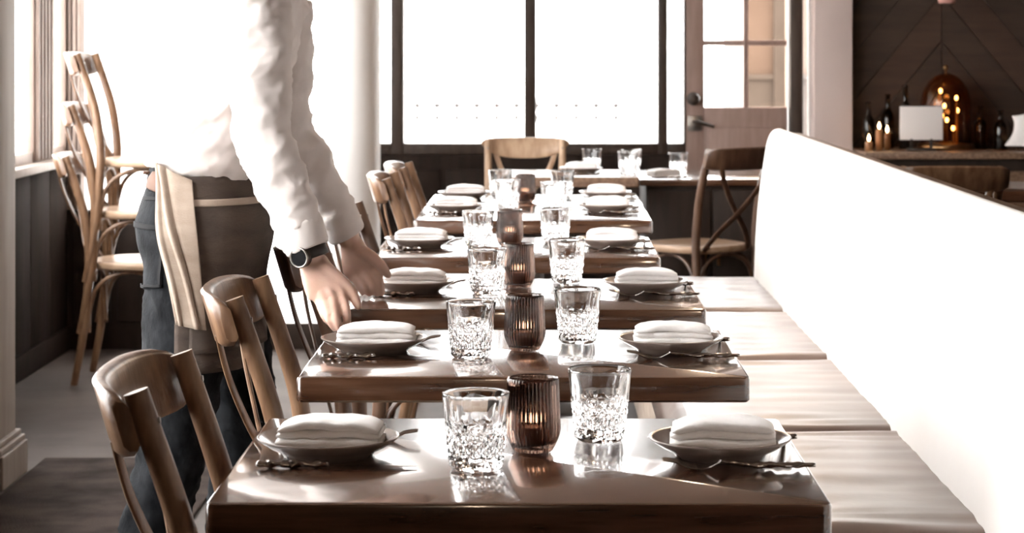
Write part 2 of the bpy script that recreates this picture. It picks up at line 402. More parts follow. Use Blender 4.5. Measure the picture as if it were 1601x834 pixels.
# outside
sb('ground', -40, 40, YB+0.2, 90, -0.2, -0.1, M_PAVE)
sb('ground_side', -60, -2.4, -30, YB+0.2, -0.2, -0.1, M_PAVE)
M_HOUSE = mat('tan_render', (0.075, 0.052, 0.040), 0.9, (0.095, 0.068, 0.054), 1.5); M_HOUSE2 = mat('grey_render', (0.045, 0.036, 0.031), 0.9, (0.06, 0.05, 0.044), 1.5)
hs = thing('house', 'tan house front seen through the right panes of the door', 'building', (0, 30, -0.1))
bx('wall', 2.83, 9, 0, 4, 0.95, 7, M_HOUSE, hs); bx('wall', 2.83, 9, -0.02, 4, 0, 0.95, M_HOUSE2, hs)
bx('pilaster', 3.18, 3.34, -0.12, 0, 0, 7, M_HOUSE2, hs, 0.02); bx('roof', 2.7, 9.1, -0.3, 4.2, 7, 7.3, M_HOUSE2, hs, 0.03)
bx('string_course', 2.80, 9, -0.08, 0, 0.95, 1.02, M_HOUSE2, hs, 0.01)
fence = thing('railing', 'pale wrought-iron railing with dark spear finials outside the window', 'railing', (0, 20, -0.1))
bm0 = bmesh.new(); tube(bm0, [(0, 0, 0), (0, 0, 0.84)], 0.007, 8, 1)
bar = None; fin = None; col_ = None
for k in range(-26, 13):
    x = -0.82+0.182*k+1.5
    if x > 0.75 or x < -1.6: continue
    if bar is None:
        bar = mk('bar', bm0, M_IRONOUT, fence, True); bar.location.x = x
        b2 = bmesh.new(); lathe(b2, [(0.004, 0.93), (0.006, 0.90), (0.010, 0.885), (0.046, 0.862), (0.012, 0.845), (0.009, 0.82)], 10); fin = mk('finial', b2, M_FINIAL, fence, True); fin.location.x = x
        b3 = bmesh.new(); lathe(b3, [(0.006, 0.70), (0.011, 0.735), (0.026, 0.752), (0.011, 0.77), (0.006, 0.79)], 10); col_ = mk('collar', b3, M_FINIAL, fence, True); col_.location.x = x
    else:
        for s in (bar, fin, col_):
            c = s.copy(); COL.objects.link(c); c.location.x = x
for z in (0.12, 0.64): bx('rail', -1.65, 0.72, -0.008, 0.008, z, z+0.02, M_IRONOUT, fence)

# ================================================================== TABLES
def table(name, label, x0, x1, y0, y1, z=0.75, t=0.043, group=None, m=M_TABLE):
    cx, cy = (x0+x1)/2, (y0+y1)/2; hx, hy = (x1-x0)/2, (y1-y0)/2
    r = thing(name, label, 'table', (cx, cy, 0), 0, group)
    bm = bmesh.new(); rc = 0.012; pr = []
    for (sx, sy, a0) in ((1, 1, 0), (-1, 1, PI/2), (-1, -1, PI), (1, -1, 1.5*PI)):
        for k in range(5):
            a = a0+PI/2*k/4; pr.append((sx*(hx-rc), sy*(hy-rc), math.cos(a), math.sin(a)))
    RR = []
    for (off, zz) in ((-0.004, z-t), (0, z-t+0.004), (0, z-0.005), (-0.0015, z-0.0015), (-0.005, z)):
        RR.append([V(px+c*(rc+off), py+s*(rc+off), zz) for px, py, c, s in pr])
    rings(bm, RR); smooth_by_angle(mk('tabletop', bm, m, r), 30)
    bm = bmesh.new(); tube(bm, [(0, 0, 0.05), (0, 0, z-t-0.012)], 0.035, 20, 1); mk('column', bm, M_IRON, r, True)
    bx('mount', -0.2, 0.2, -0.03, 0.03, z-t-0.014, z-t, M_IRON, r, 0.003)
    for a in (0, PI/2):
        b = bx('foot', -0.28, 0.28, -0.032, 0.032, 0.0, 0.05, M_IRON, r, 0.01); b.rotation_euler = (0, 0, a+PI/4)
    return r
GT = 'walnut tables in the row'
TBL = [(-0.408, 0.352, 2.641, 3.25), (-0.411, 0.349, 3.652, 4.262), (-0.414, 0.347, 4.594, 5.204),
       (-0.448, 0.312, 5.72, 6.33), (-0.408, 0.353, 6.94, 7.548), (-0.404, 0.355, 7.552, 8.16)]
ORD = ['nearest', 'second', 'third', 'fourth', 'fifth', 'sixth']
TLAB = ['dark glossy wooden table nearest the camera, laid for two', 'dark wooden table second from the front, beside the server',
        'dark wooden table third in the row, at the server\'s far hand', 'dark wooden table fourth in the row',
        'dark wooden table fifth in the row, pushed against the sixth', 'dark wooden table at the far end of the row']
for t, l in zip(TBL, TLAB): table('dining_table', l, *t, group=GT)
table('side_dining_table', 'pale-fronted table beyond the row, in front of the window', -0.2, 0.414, 9.25, 9.80, 0.75, 0.043, m=M_CAP)
# service cabinet
sc = thing('service_cabinet', 'dark low service cabinet by the door with glass and cutlery on top', 'cabinet', (0.75, 9.95, 0))
bx('body', -0.29, 0.29, -0.32, 0.33, 0.06, 0.69, M_BROWN, sc, 0.006); bx('top', -0.32, 0.32, -0.35, 0.35, 0.69, 0.72, M_TABLE, sc, 0.006)
bx('plinth', -0.27, 0.27, -0.29, 0.3, 0, 0.06, M_IRON, sc)
for s in (0, 1):
    d = bx('door', -0.28+s*0.285, -0.005+s*0.285, -0.335, -0.318, 0.08, 0.67, M_BROWN, sc, 0.004)
    bx('handle', -0.04+s*0.06, -0.025+s*0.06, -0.352, -0.332, 0.34, 0.46, M_BRASS, d, 0.003)

# ================================================================== CHAIRS
M_CHAIRLIT = mat('lit_oak', (0.36, 0.235, 0.15), 0.4, (0.52, 0.37, 0.25), 6, (5, 5, 1.2), coat=0.1)  # chair oak lightened: the light falling on this chair is in its colour
def make_chair(name, label, m=M_CHAIR, ms=M_SEAT, drop=0.0):
    r = thing(name, label, 'chair')
    # seat
    bm = bmesh.new(); RR = []
    for (sc_, z) in ((0.955, 0.440), (1.0, 0.446), (1.0, 0.463), (0.985, 0.470), (0.93, 0.472), (0.80, 0.467), (0.45, 0.463), (0.05, 0.462)):
        rr = []
        for k in range(40):
            a = 2*PI*k/40; c, s = math.cos(a), math.sin(a)
            x = 0.205*math.copysign(abs(c)**0.72, c); y = 0.205*math.copysign(abs(s)**0.72, s)*(1+0.10*x/0.2)
            rr.append(V(x*sc_, y*sc_, z))
        RR.append(rr)
    rings(bm, RR); mk('seat', bm, ms, r, True)
    for s in (-1, 1):
        bm = bmesh.new()
        tube(bm, [(-0.245, s*0.175, 0), (-0.215, s*0.172, 0.16), (-0.195, s*0.168, 0.34), (-0.188, s*0.166, 0.49), (-0.198, s*0.166, 0.60), (-0.218, s*0.167, 0.70), (-0.278, s*0.170, 0.878)],
             [0.0135, 0.016, 0.0175, 0.0178, 0.0175, 0.017, 0.0158], 16, 6)
        smooth_by_angle(mk('post', bm, m, r), 50)
        bm = bmesh.new(); tube(bm, [(-0.252, s*0.170, 0.842), (-0.2475, s*0.170, 0.8425)], 0.0045, 8, 1); mk('bolt', bm, M_BOLT, r)
        bm = bmesh.new(); tube(bm, [(0.145, s*0.155, 0.445), (0.155, s*0.165, 0.25), (0.175, s*0.178, 0)], [0.0165, 0.015, 0.011], 12, 5)
        mk('leg', bm, m, r, True)
        # crossing straps of the back
        bm = bmesh.new()
        strip(bm, [(-0.312, s*0.135, 0.815), (-0.296, s*0.100, 0.73), (-0.262+0.004*s, 0.01*s, 0.62), (-0.225, -s*0.075, 0.53), (-0.188, -s*0.125, 0.455)], V(1, 0, 0.15), 0.024, 0.007, 6)
        smooth_by_angle(mk('cross_strap', bm, m, r), 40)
        # bentwood side arch
        bm = bmesh.new()
        tube(bm, [(-0.20, s*0.170, 0.20), (-0.165, s*0.166, 0.36), (-0.08, s*0.162, 0.425), (0.03, s*0.162, 0.425), (0.115, s*0.164, 0.36), (0.155, s*0.166, 0.20)], 0.0085, 8, 5)
        mk('brace', bm, m, r, True)
    for x in (-0.19, 0.148):
        bm = bmesh.new()
        tube(bm, [(x, -0.166, 0.20), (x, -0.135, 0.36), (x, -0.06, 0.425), (x, 0.06, 0.425), (x, 0.135, 0.36), (x, 0.166, 0.20)], 0.0085, 8, 5)
        mk('brace', bm, m, r, True)
    # top rail: curved plank bowed backwards
    bm = bmesh.new(); RR = []; n = 24
    for i in range(n+1):
        u = -1+2*i/n; y = u*0.200; bow = 0.046*(1-abs(u)**2.8); e = (1-abs(u)**14)
        h0, h1 = 0.793+0.012*(1-e)+(0.004+drop)*abs(u)**3, 0.888-0.012*(1-e)-0.006*abs(u)**3
        xb = -0.296-bow
        def P(xo, z): return V(xb+xo+0.30*(0.88-z), y, z)
        th = 0.0105
        RR.append([P(-th, h0+0.006), P(-th*0.4, h0), P(th*0.5, h0+0.001), P(th, h0+0.008), P(th, h1-0.008), P(th*0.5, h1-0.001), P(-th*0.4, h1), P(-th, h1-0.006)])
    rings(bm, RR); smooth_by_angle(mk('top_rail', bm, m, r), 50)
    return r
GC = 'cross-back chairs along the row of tables'
ch = make_chair('cross_back_chair', 'light wooden cross-back chair in the front left, at the nearest table')
ch['group'] = GC; ch.location = (-0.222, 2.86, 0)
dup(ch, (-0.240, 3.852, 0), 0, 'light wooden cross-back chair overlapping the server\'s apron, at the second table', GC)
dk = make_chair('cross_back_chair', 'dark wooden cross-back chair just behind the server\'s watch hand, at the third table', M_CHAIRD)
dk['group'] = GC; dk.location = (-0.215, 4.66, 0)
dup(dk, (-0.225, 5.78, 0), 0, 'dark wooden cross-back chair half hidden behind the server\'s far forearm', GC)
dup(ch, (-0.222, 7.20, 0), 0, 'wooden cross-back chair at the fifth table, nearer of the two far chairs', GC)
dup(ch, (-0.212, 7.84, 0), 0, 'wooden cross-back chair at the sixth table, against the dark wall', GC)
cg = make_chair('cross_back_chair', 'brightly lit wooden cross-back chair facing the camera, its curved rail under the window', M_CHAIRLIT, M_SEAT, 0.05)
cg['group'] = GC; cg.location = (-0.075, 9.66, 0); cg.rotation_euler = (0, 0, -PI/2)
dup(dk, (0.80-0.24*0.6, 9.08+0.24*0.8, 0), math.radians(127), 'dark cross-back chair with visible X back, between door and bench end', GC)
GS = 'stack of cross-back chairs by the white wall'
SL = ['bottom chair of the wooden stack in the left corner', 'middle chair of the wooden stack in the left corner', 'top chair of the wooden stack in the left corner']
for k in range(3):
    dup(ch, (-1.555+0.022*k, 8.58, 0.198*k), 0, SL[k], GS)
dup(ch, (1.44, 7.95, 0), PI/2, 'wooden chair beyond the bench whose rail shows below the paper sign', 'chairs beyond the bench')
dup(ch, (1.86, 7.20, 0), PI*0.42, 'wooden chair beyond the bench at the right picture edge', 'chairs beyond the bench')
table('bar_side_table', 'dark wooden table beyond the bench, between bench and bar', 1.15, 2.1, 8.35, 8.95, 0.75)

# ================================================================== BANQUETTE
bq = thing('banquette', 'long upholstered bench with brown seat cushions and cream backrest', 'bench', (0, 0, 0))
Y0, Y1 = 1.66, 8.06
bx('base', 0.35, 0.92, Y0+0.02, Y1-0.02, 0.0, 0.34, M_BROWN, bq, 0.006)
bx('front_panel', 0.315, 0.35, Y0+0.02, Y1-0.02, 0.08, 0.36, M_CANVAS, bq, 0.008)
bounds = [1.68, 2.74, 3.79, 4.83, 5.92, 7.0, 8.06]
for i in range(6):
    a, b = bounds[i]+0.004, bounds[i+1]-0.004
    bm = bmesh.new(); nx, ny = 22, 64; x0, x1 = 0.295, 0.80
    G = []
    for ix in range(nx+1):
        row = []
        for iy in range(ny+1):
            u, v = ix/nx, iy/ny; x = x0+(x1-x0)*u; y = a+(b-a)*v
            d = min(x-x0, y-a, b-y, 0.05)/0.05; e = 1-(1-max(d, 0))**2
            z = 0.425+0.035*math.sqrt(max(e, 0))
            dv = min(y-a, b-y)
            wr = 0.011*math.exp(-dv/0.13)*noise.noise(V(x*3.0+i*7, y*24, i*3.1))+0.004*noise.noise(V(x*4+i, y*11, 2.0))
            z += wr*min(d, 1)
            row.append(bm.verts.new((x, y, z)))
        G.append(row)
    for ix in range(nx):
        for iy in range(ny): bm.faces.new((G[ix][iy], G[ix+1][iy], G[ix+1][iy+1], G[ix][iy+1]))
    rim = [G[k][0] for k in range(nx+1)]+[G[nx][k] for k in range(1, ny+1)]+[G[k][ny] for k in range(nx-1, -1, -1)]+[G[0][k] for k in range(ny-1, 0, -1)]
    low = [bm.verts.new((v.co.x, v.co.y, 0.345)) for v in rim]
    for k in range(len(rim)):
        bm.faces.new((rim[k], rim[(k+1) % len(rim)], low[(k+1) % len(rim)], low[k]))
    bm.faces.new(low)
    mk('seat_cushion', bm, M_LEATHER, bq, True)
# backrest pad: profile in x,z swept along y with a rounded far end
prof = [(0.772, 0.40), (0.776, 0.46), (0.783, 0.60), (0.797, 0.75), (0.818, 0.90), (0.828, 0.955), (0.840, 0.985), (0.856, 0.999), (0.876, 1.002), (0.893, 0.992), (0.90, 0.97), (0.90, 0.40)]
pc = catmull([(p[0], 0, p[1]) for p in prof[:-1]], 3)+[V(0.90, 0, 0.40)]
bm = bmesh.new(); RR = []
cxz = V(0.86, 0, 0.70)
ys = [Y0, Y0+0.01, Y0+0.03]+[Y0+0.05+(Y1-0.05-Y0-0.05)*k/60 for k in range(61)]+[Y1-0.03, Y1-0.012, Y1-0.003, Y1]
for y in ys:
    d = min(y-Y0, Y1-y); s = 0.03*(1-math.sqrt(max(0, 1-(1-min(d/0.05, 1))**2)))
    rr = []
    for p in pc:
        dirn = (p-cxz); q = p.copy()
        if p.x < 0.89: q.x = min(0.9, p.x+s)
        if p.z > 0.9: q.z = p.z-s*1.2
        q.x += 0.003*noise.noise(V(0, y*2.2, p.z*3)) if p.x < 0.88 else 0
        rr.append(V(q.x, y, q.z))
    RR.append(rr)
rings(bm, RR); smooth_by_angle(mk('backrest', bm, M_PAD, bq), 60)
bx('back_panel', 0.90, 0.925, Y0, Y1-0.03, 0.0, 0.955, M_CAP, bq, 0.006)
bx('ledge', 0.885, 0.955, Y0, Y1-0.02, 0.955, 0.985, M_CAP, bq, 0.006)

# ================================================================== TABLEWARE
def make_plate():
    bm = bmesh.new()
    prof = [(0.0, 0.004), (0.052, 0.004), (0.054, 0.0), (0.060, 0.0), (0.064, 0.006), (0.078, 0.0125), (0.090, 0.020), (0.0955, 0.0245), (0.0962, 0.0262), (0.0945, 0.027), (0.090, 0.0245), (0.078, 0.0175), (0.062, 0.0115), (0.045, 0.0095), (0.0, 0.009)]
    lathe(bm, prof, 64, fn=lambda q, z, a, j: q*(1+0.004*math.sin(3*a+1))); return bm
me_plate = None
def make_napkin(seed):
    bm = bmesh.new()
    layers = [(0.071, 0.045, 0.0115, 0.0), (0.070, 0.044, 0.0235, 0.003), (0.068, 0.041, 0.0345, -0.002)]
    for li, (hx, hy, zc, oy) in enumerate(layers):
        RR = []; nx = 26
        for i in range(nx+1):
            u = -1+2*i/nx; x = u*hx; e = (1-abs(u)**6)**0.5 if abs(u) < 1 else 0.25; e = max(e, 0.3)
            rr = []
            for k in range(24):
                a = 2*PI*k/24; c, s = math.cos(a), math.sin(a)
                y = oy+hy*math.copysign(abs(c)**0.45, c)*(0.9+0.1*e); z = 0.0068*math.copysign(abs(s)**0.5, s)*e
                sag = -0.003*abs(u)**3*li
                w = 0.0028*noise.noise(V(x*22+seed*5, y*30, li*3+seed))+0.0016*noise.noise(V(x*60, y*60, seed))
                rr.append(V(x+0.003*noise.noise(V(y*40, seed, li)), y+0.002*noise.noise(V(x*30, li, seed)), zc+z+sag+w))
            RR.append(rr)
        rings(bm, RR)
    return bm
def make_knife():
    # lies along +x: handle at -x; twisted handle, thin blade
    h = bmesh.new(); RR = []
    for i in range(31):
        u = i/30; x = -0.105+0.095*u; r = 0.0046*(0.85+0.25*math.sin(PI*u))+0.0007*math.sin(u*40)
        RR.append([V(x, r*1.25*math.cos(a+u*9)*(1+0.22*math.cos(2*a)), 0.0056+r*math.sin(a+u*9)*(1+0.22*math.cos(2*a))) for a in [2*PI*k/12 for k in range(12)]])
    rings(h, RR)
    b = bmesh.new(); RR = []
    for i in range(19):
        u = i/18; x = -0.011+0.116*u; w = 0.0045+0.0055*min(1, u*4); w *= (1-max(0, (u-0.8)/0.2)**2*0.85); t = 0.0011*(1-0.5*u)
        y0 = -w; y1 = w*0.7
        RR.append([V(x, y0, 0.0035), V(x, y0*0.3, 0.0035+t), V(x, y1, 0.0035+t), V(x, y1, 0.0035-t), V(x, y0*0.3, 0.0035-t)])
    rings(b, RR); return h, b
def make_fork():
    # lies along +x: handle at -x, tines at +x
    h = bmesh.new(); RR = []
    for i in range(31):
        u = i/30; x = -0.105+0.125*u; r = 0.0042*(0.8+0.25*math.sin(PI*u))*(1-0.35*max(0, u-0.7)/0.3)+0.0006*math.sin(u*44)*(u < .8)
        zc = 0.0052+0.006*max(0, (u-0.55)/0.45)**2
        RR.append([V(x, r*1.3*math.cos(a+u*9)*(1+0.2*math.cos(2*a)), zc+r*0.9*math.sin(a+u*9)*(1+0.2*math.cos(2*a))) for a in [2*PI*k/12 for k in range(12)]])
    rings(h, RR)
    b = bmesh.new()
    def prof(u): return 0.0112-0.0095*math.sin(min(1, u*1.25)*PI*0.9)+0.010*max(0, u-0.55)
    pts = [V(0.018+0.035*k/8, 0, prof(k/16)) for k in range(9)]
    RR = []
    for i, p in enumerate(pts):
        w = 0.003+0.009*math.sin(min(1, i/5)*PI/2); RR.append([p+V(0, -w, -.0008), p+V(0, w, -.0008), p+V(0, w, .0008), p+V(0, -w, .0008)])
    rings(b, RR)
    for k in range(4):
        y = -0.0105+0.007*k
        tube(b, [V(0.050+0.045*j/5, y, prof(0.47+0.53*j/5)) for j in range(6)], [0.0019, .0018, .0017, .0016, .0014, .0008], 6, 1)
    return h, b
def make_tumbler():
    o = bmesh.new()
    def fn(q, z, a, j):
        if z < 0.006 or z > 0.094: return q
        if z < 0.058:
            k = 14; t = (z-0.006)/0.052*3.0
            p = abs(((a*k/(2*PI)+t) % 1)-0.5)*2; p2 = abs(((a*k/(2*PI)-t) % 1)-0.5)*2
            f = min(1, (0.058-z)/0.008, (z-0.006)/0.006)
            return q-0.0042*f*(1-min(p, p2))**1.4*0.9+0.0005
        k = 9; p = abs(((a*k/(2*PI)) % 1)-0.5)*2
        f = min(1, (z-0.058)/0.006, (0.094-z)/0.014)
        return q-0.0019*f*(1-p)**2
    pr = [(0.0, 0.0)]+[(0.030, 0.0), (0.0335, 0.003)]
    for i in range(34):
        u = i/33; z = 0.006+0.092*u; pr.append((0.0352+0.0093*u**0.8, z))
    pr += [(0.0440, 0.0998), (0.0430, 0.1005), (0.0420, 0.0998)]
    for i in range(12):
        u = 1-i/11; pr.append((0.0315+0.0098*u**0.9, 0.020+0.0745*u))
    pr += [(0.026, 0.0165), (0.012, 0.0155), (0.0, 0.015)]
    lathe(o, pr, 112, fn=fn)
    return o
def make_votive():
    g = bmesh.new(); NR = 40
    def out(z):
        if z < 0.034: u = z/0.034; return 0.0255+0.0120*math.sin(u*PI/2)
        return 0.0375-0.0030*((z-0.034)/0.066)
    def fn(q, z, a, j):
        if 2 <= j <= 26: return q+0.0015*(abs(math.cos(NR*a/2))**0.7-0.5)
        return q
    pr = [(0.0, 0.0), (0.024, 0.0)]
    for i in range(25): z = 0.0015+0.0965*i/24; pr.append((out(z), z))
    pr += [(0.0343, 0.1002), (0.0335, 0.1008), (0.0325, 0.100)]
    for i in range(12): z = 0.098-0.090*i/11; pr.append((max(out(z)-0.0032, 0.012), z))
    pr += [(0.0, 0.0065)]
    lathe(g, pr, 320, fn=fn)
    return g
me = {}
def proto(name, bm, m, smooth=True, ang=None):
    o = mk(name, bm, m, None, smooth)
    if ang: smooth_by_angle(o, ang)
    d = o.data; bpy.data.objects.remove(o); return d
D_PLATE = proto('plate', make_plate(), M_PLATE)
D_NAP = [proto('napkin', make_napkin(s), M_NAPKIN) for s in range(4)]
kh, kb = make_knife(); D_KH = proto('handle', kh, M_STEEL); D_KB = proto('blade', kb, M_STEEL, False)
fh, fb = make_fork(); D_FH = proto('handle', fh, M_STEEL); D_FB = proto('tines', fb, M_STEEL, True, 40)
D_TUM = proto('tumbler', make_tumbler(), M_GLASS, True, 24)
D_VOT = proto('glass', make_votive(), M_VOTIVE)
b = bmesh.new(); lathe(b, [(0, 0.007), (0.0185, 0.007), (0.019, 0.009), (0.019, 0.032), (0.018, 0.0335), (0.0, 0.0325)], 28); D_CAN = proto('candle', b, M_WAX)
b = bmesh.new(); tube(b, [(0, 0, 0.032), (0.0006, 0, 0.040)], 0.0008, 6, 1); D_WICK = proto('wick', b, M_IRON)
b = bmesh.new(); lathe(b, [(0.0, 0.038), (0.0024, 0.0395), (0.0036, 0.043), (0.0032, 0.047), (0.0014, 0.0505), (0.0003, 0.053)], 12); D_FLA = proto('flame', b, M_FLAME)
def inst(name, d, loc, rz, label, cat, group, parent=None):
    o = bpy.data.objects.new(name, d); COL.objects.link(o); o.location = loc; o.rotation_euler = (0, 0, rz)
    if label: tag(o, label, cat, group)
    if parent: o.parent = parent
    return o
def cutlery(kind, loc, rz, label, group):
    r = thing(kind, label, kind, loc, rz, group)
    inst('handle', D_KH if kind == 'knife' else D_FH, (0, 0, 0), 0, None, None, None, r)
    inst('blade' if kind == 'knife' else 'tines', D_KB if kind == 'knife' else D_FB, (0, 0, 0), 0, None, None, None, r)
    return r
def votive(loc, label, group='lit votives down the row'):
    r = thing('votive', label, 'candle holder', loc, random.uniform(0, 6), group)
    inst('glass', D_VOT, (0, 0, 0), 0, None, None, None, r)
    c = inst('candle', D_CAN, (0, 0, 0), 0, None, None, None, r)
    inst('wick', D_WICK, (0, 0, 0), 0, None, None, None, c); inst('flame', D_FLA, (0, 0, 0), 0, None, None, None, c)
    return r
ZT = 0.7502
SET = [  # plate left (x,y), plate right, tumbler left, tumbler right, votive
    ((-0.289, 2.955), (0.241, 2.950), (-0.086, 2.86), (0.0815, 3.07), (-0.012, 2.985)),
    ((-0.304, 3.96), (0.234, 3.965), (-0.126, 3.885), (0.067, 4.085), (-0.031, 3.98)),
    ((-0.291, 4.93), (0.233, 4.93), (-0.123, 4.90), (0.059, 5.13), (-0.053, 5.02)),
    ((-0.337, 6.02), (0.190, 6.02), (-0.175, 6.03), (0.038, 6.10), (-0.089, 6.06)),
    ((-0.289, 7.30), (0.215, 7.32), (-0.116, 7.42), (0.040, 7.30), None),
    ((-0.281, 7.93), (0.232, 7.95), (-0.152, 8.02), (0.075, 7.98), (-0.058, 7.74)),
]
for i, (pl, pr_, tl, tr, vo) in enumerate(SET):
    T = ORD[i]+' table'
    near = 'nearest' if i == 0 else ORD[i]
    for side, p in ((0, pl), (1, pr_)):
        sn = 'chair side' if side == 0 else 'bench side'; hand = 'left' if side == 0 else 'right'
        inst('plate', D_PLATE, (p[0], p[1], ZT), random.uniform(0, 6), f'stoneware plate on the {T}, {sn} ({hand})', 'plate', 'stoneware plates')
        inst('napkin', D_NAP[(i*2+side) % 4], (p[0]+0.004, p[1]+0.004, ZT+0.0098), random.uniform(-0.06, 0.06)-0.05*side, f'folded white napkin on the {hand} plate of the {T}', 'napkin', 'folded napkins')
        s = 1 if side == 0 else -1
        rz = 0 if side == 0 else PI
        kx = p[0]+(0.020 if side == 0 else 0.012)
        near_y, far_y = p[1]-0.092, p[1]+0.118
        ky, fy = (near_y, far_y) if side == 0 else (far_y, near_y)
        cutlery('knife', (kx, ky, ZT), rz+random.uniform(-.04, .01), f'knife with twisted handle beside the {hand} plate of the {T}', 'knives')
        cutlery('fork', (kx, fy, ZT), rz+random.uniform(-.03, .03), f'fork with twisted handle beside the {hand} plate of the {T}', 'forks')
    inst('tumbler', D_TUM, (tl[0], tl[1], ZT), random.uniform(0, 6), f'cut-glass tumbler on the {T}, left of its centre', 'glass', 'cut-glass tumblers')
    inst('tumbler', D_TUM, (tr[0], tr[1], ZT), random.uniform(0, 6), f'cut-glass tumbler on the {T}, right of its centre', 'glass', 'cut-glass tumblers')
    if vo: votive((vo[0], vo[1], ZT), f'ribbed smoked-glass votive with lit candle on the {T}')
# table by the window and the service cabinet
inst('plate', D_PLATE, (0.17, 9.52, ZT), 1, 'stoneware plate on the table in front of the window', 'plate', 'stoneware plates')
inst('napkin', D_NAP[1], (0.172, 9.52, ZT+0.0098), 0, 'folded white napkin on the plate in front of the window', 'napkin', 'folded napkins')
cutlery('fork', (0.18, 9.42, ZT), 0.05, 'fork on the table in front of the window', 'forks')
inst('tumbler', D_TUM, (0.222, 9.66, ZT), 1, 'cut-glass tumbler behind the plate in front of the window', 'glass', 'cut-glass tumblers')
inst('tumbler', D_TUM, (0.372, 9.42, ZT), 2, 'cut-glass tumbler at the right corner of the window table', 'glass', 'cut-glass tumblers')
inst('tumbler', D_TUM, (0.395, 9.60, ZT), 2, 'cut-glass tumbler behind the corner one on the window table', 'glass', 'cut-glass tumblers')
inst('tumbler', D_TUM, (0.62, 9.92, 0.7202), 1, 'cut-glass tumbler on the dark service cabinet', 'glass', 'cut-glass tumblers')
inst('napkin', D_NAP[2], (0.54, 9.74, 0.7165), 0.5, 'crumpled white napkin on the dark service cabinet', 'napkin', 'folded napkins')
cutlery('knife', (0.66, 9.66, 0.7202), 0.1, 'knife on the dark service cabinet', 'knives')

# ================================================================== BAR AT THE RIGHT REAR
bc = thing('bar_counter', 'dark wooden bar counter along the rear right wall', 'counter', (2.5, 11.15, 0))
bx('body', -0.86, 1.55, -0.22, 0.30, 0, 0.74, M_BROWN, bc); bx('worktop', -0.885, 1.57, -0.26, 0.32, 0.74, 0.776, M_CAP, bc, 0.006)
for k in range(6): bx('panel', -0.82+k*0.40, -0.46+k*0.40, -0.235, -0.218, 0.10, 0.68, M_CAP, bc, 0.006)
sg = thing('paper_sign', 'blank pale card in a dark stand on the bar counter', 'sign', (1.92, 11.05, 0.776))
bx('card', -0.108, 0.108, -0.004, 0.004, 0.055, 0.224, M_PAPER, sg, 0.001)
bx('frame_back', -0.112, 0.112, 0.0045, 0.012, 0.051, 0.228, M_IRON, sg)
bx('base', -0.07, 0.07, -0.03, 0.04, 0, 0.012, M_IRON, sg, 0.003)
for s in (-1, 1): bx('prong', s*0.05-0.006, s*0.05+0.006, -0.006, 0.008, 0.012, 0.06, M_IRON, sg)
# domed amber lantern with small bulbs
dl = thing('dome_lantern', 'domed amber glass lantern with glowing bulbs behind the card', 'lantern', (2.075, 11.22, 0.776))
bm = bmesh.new(); pr = [(0.128, 0.03), (0.131, 0.10), (0.130, 0.22)]
for k in range(1, 9): a = PI/2*k/9; pr.append((0.130*math.cos(a), 0.22+0.17*math.sin(a)))
pr2 = [(r-0.003, z) for r, z in reversed(pr)]
lathe(bm, pr+[(0.0, 0.392)]+[(0.0, 0.388)]+pr2, 40, fn=lambda q, z, a, j: q*(1+0.012*math.cos(12*a)), close=False)
bmesh.ops.remove_doubles(bm, verts=bm.verts, dist=1e-5)
mk('dome', bm, M_AMBER, dl, True)
bm = bmesh.new(); lathe(bm, [(0, 0), (0.14, 0), (0.145, 0.012), (0.14, 0.028), (0, 0.03)], 36); mk('base', bm, M_BRASS, dl, True)
bm = bmesh.new(); lathe(bm, [(0.006, 0.388), (0.006, 0.405), (0.016, 0.415), (0.012, 0.43), (0.0, 0.434)], 14); mk('finial', bm, M_BRASS, dl, True)
for k, (x, y, z) in enumerate([(0.045, -0.05, 0.255), (-0.02, -0.07, 0.215), (-0.025, -0.06, 0.165), (0.03, -0.04, 0.10), (0.06, 0.0, 0.19), (-0.03, -0.02, 0.29), (0.01, 0.02, 0.14)]):
    bm = bmesh.new(); tube(bm, [(x, y, 0.03), (x, y, z)], 0.004, 6, 1); st = mk('stem', bm, M_BRASS, dl)
    bm = bmesh.new(); lathe(bm, [(0, z-0.006), (0.006, z), (0.009, z+0.010), (0.006, z+0.019), (0, z+0.022)], 12, x, y); mk('bulb', bm, M_BULB, st, True)
def pillar_candle(x, y, h, r, lab):
    t = thing('candle', lab, 'candle', (x, y, 0.776), 0, 'candles on the bar')
    bm = bmesh.new(); lathe(bm, [(0, 0), (r, 0), (r*1.02, h*0.5), (r, h-0.004), (r*0.8, h), (0, h-0.005)], 20); mk('wax', bm, M_WAXA, t, True)
    bm = bmesh.new(); lathe(bm, [(0, h+0.001), (0.004, h+0.006), (0.0075, h+0.014), (0.006, h+0.024), (0.002, h+0.036), (0, h+0.04)], 12); mk('flame', bm, M_BULB, t, True)
pillar_candle(1.655, 11.05, 0.045, 0.02, 'short lit candle at the left end of the bar')
pillar_candle(1.715, 11.10, 0.105, 0.018, 'taller lit candle second from the left on the bar')
pillar_candle(1.765, 11.16, 0.085, 0.016, 'lit candle third from the left on the bar, beside the bottles')
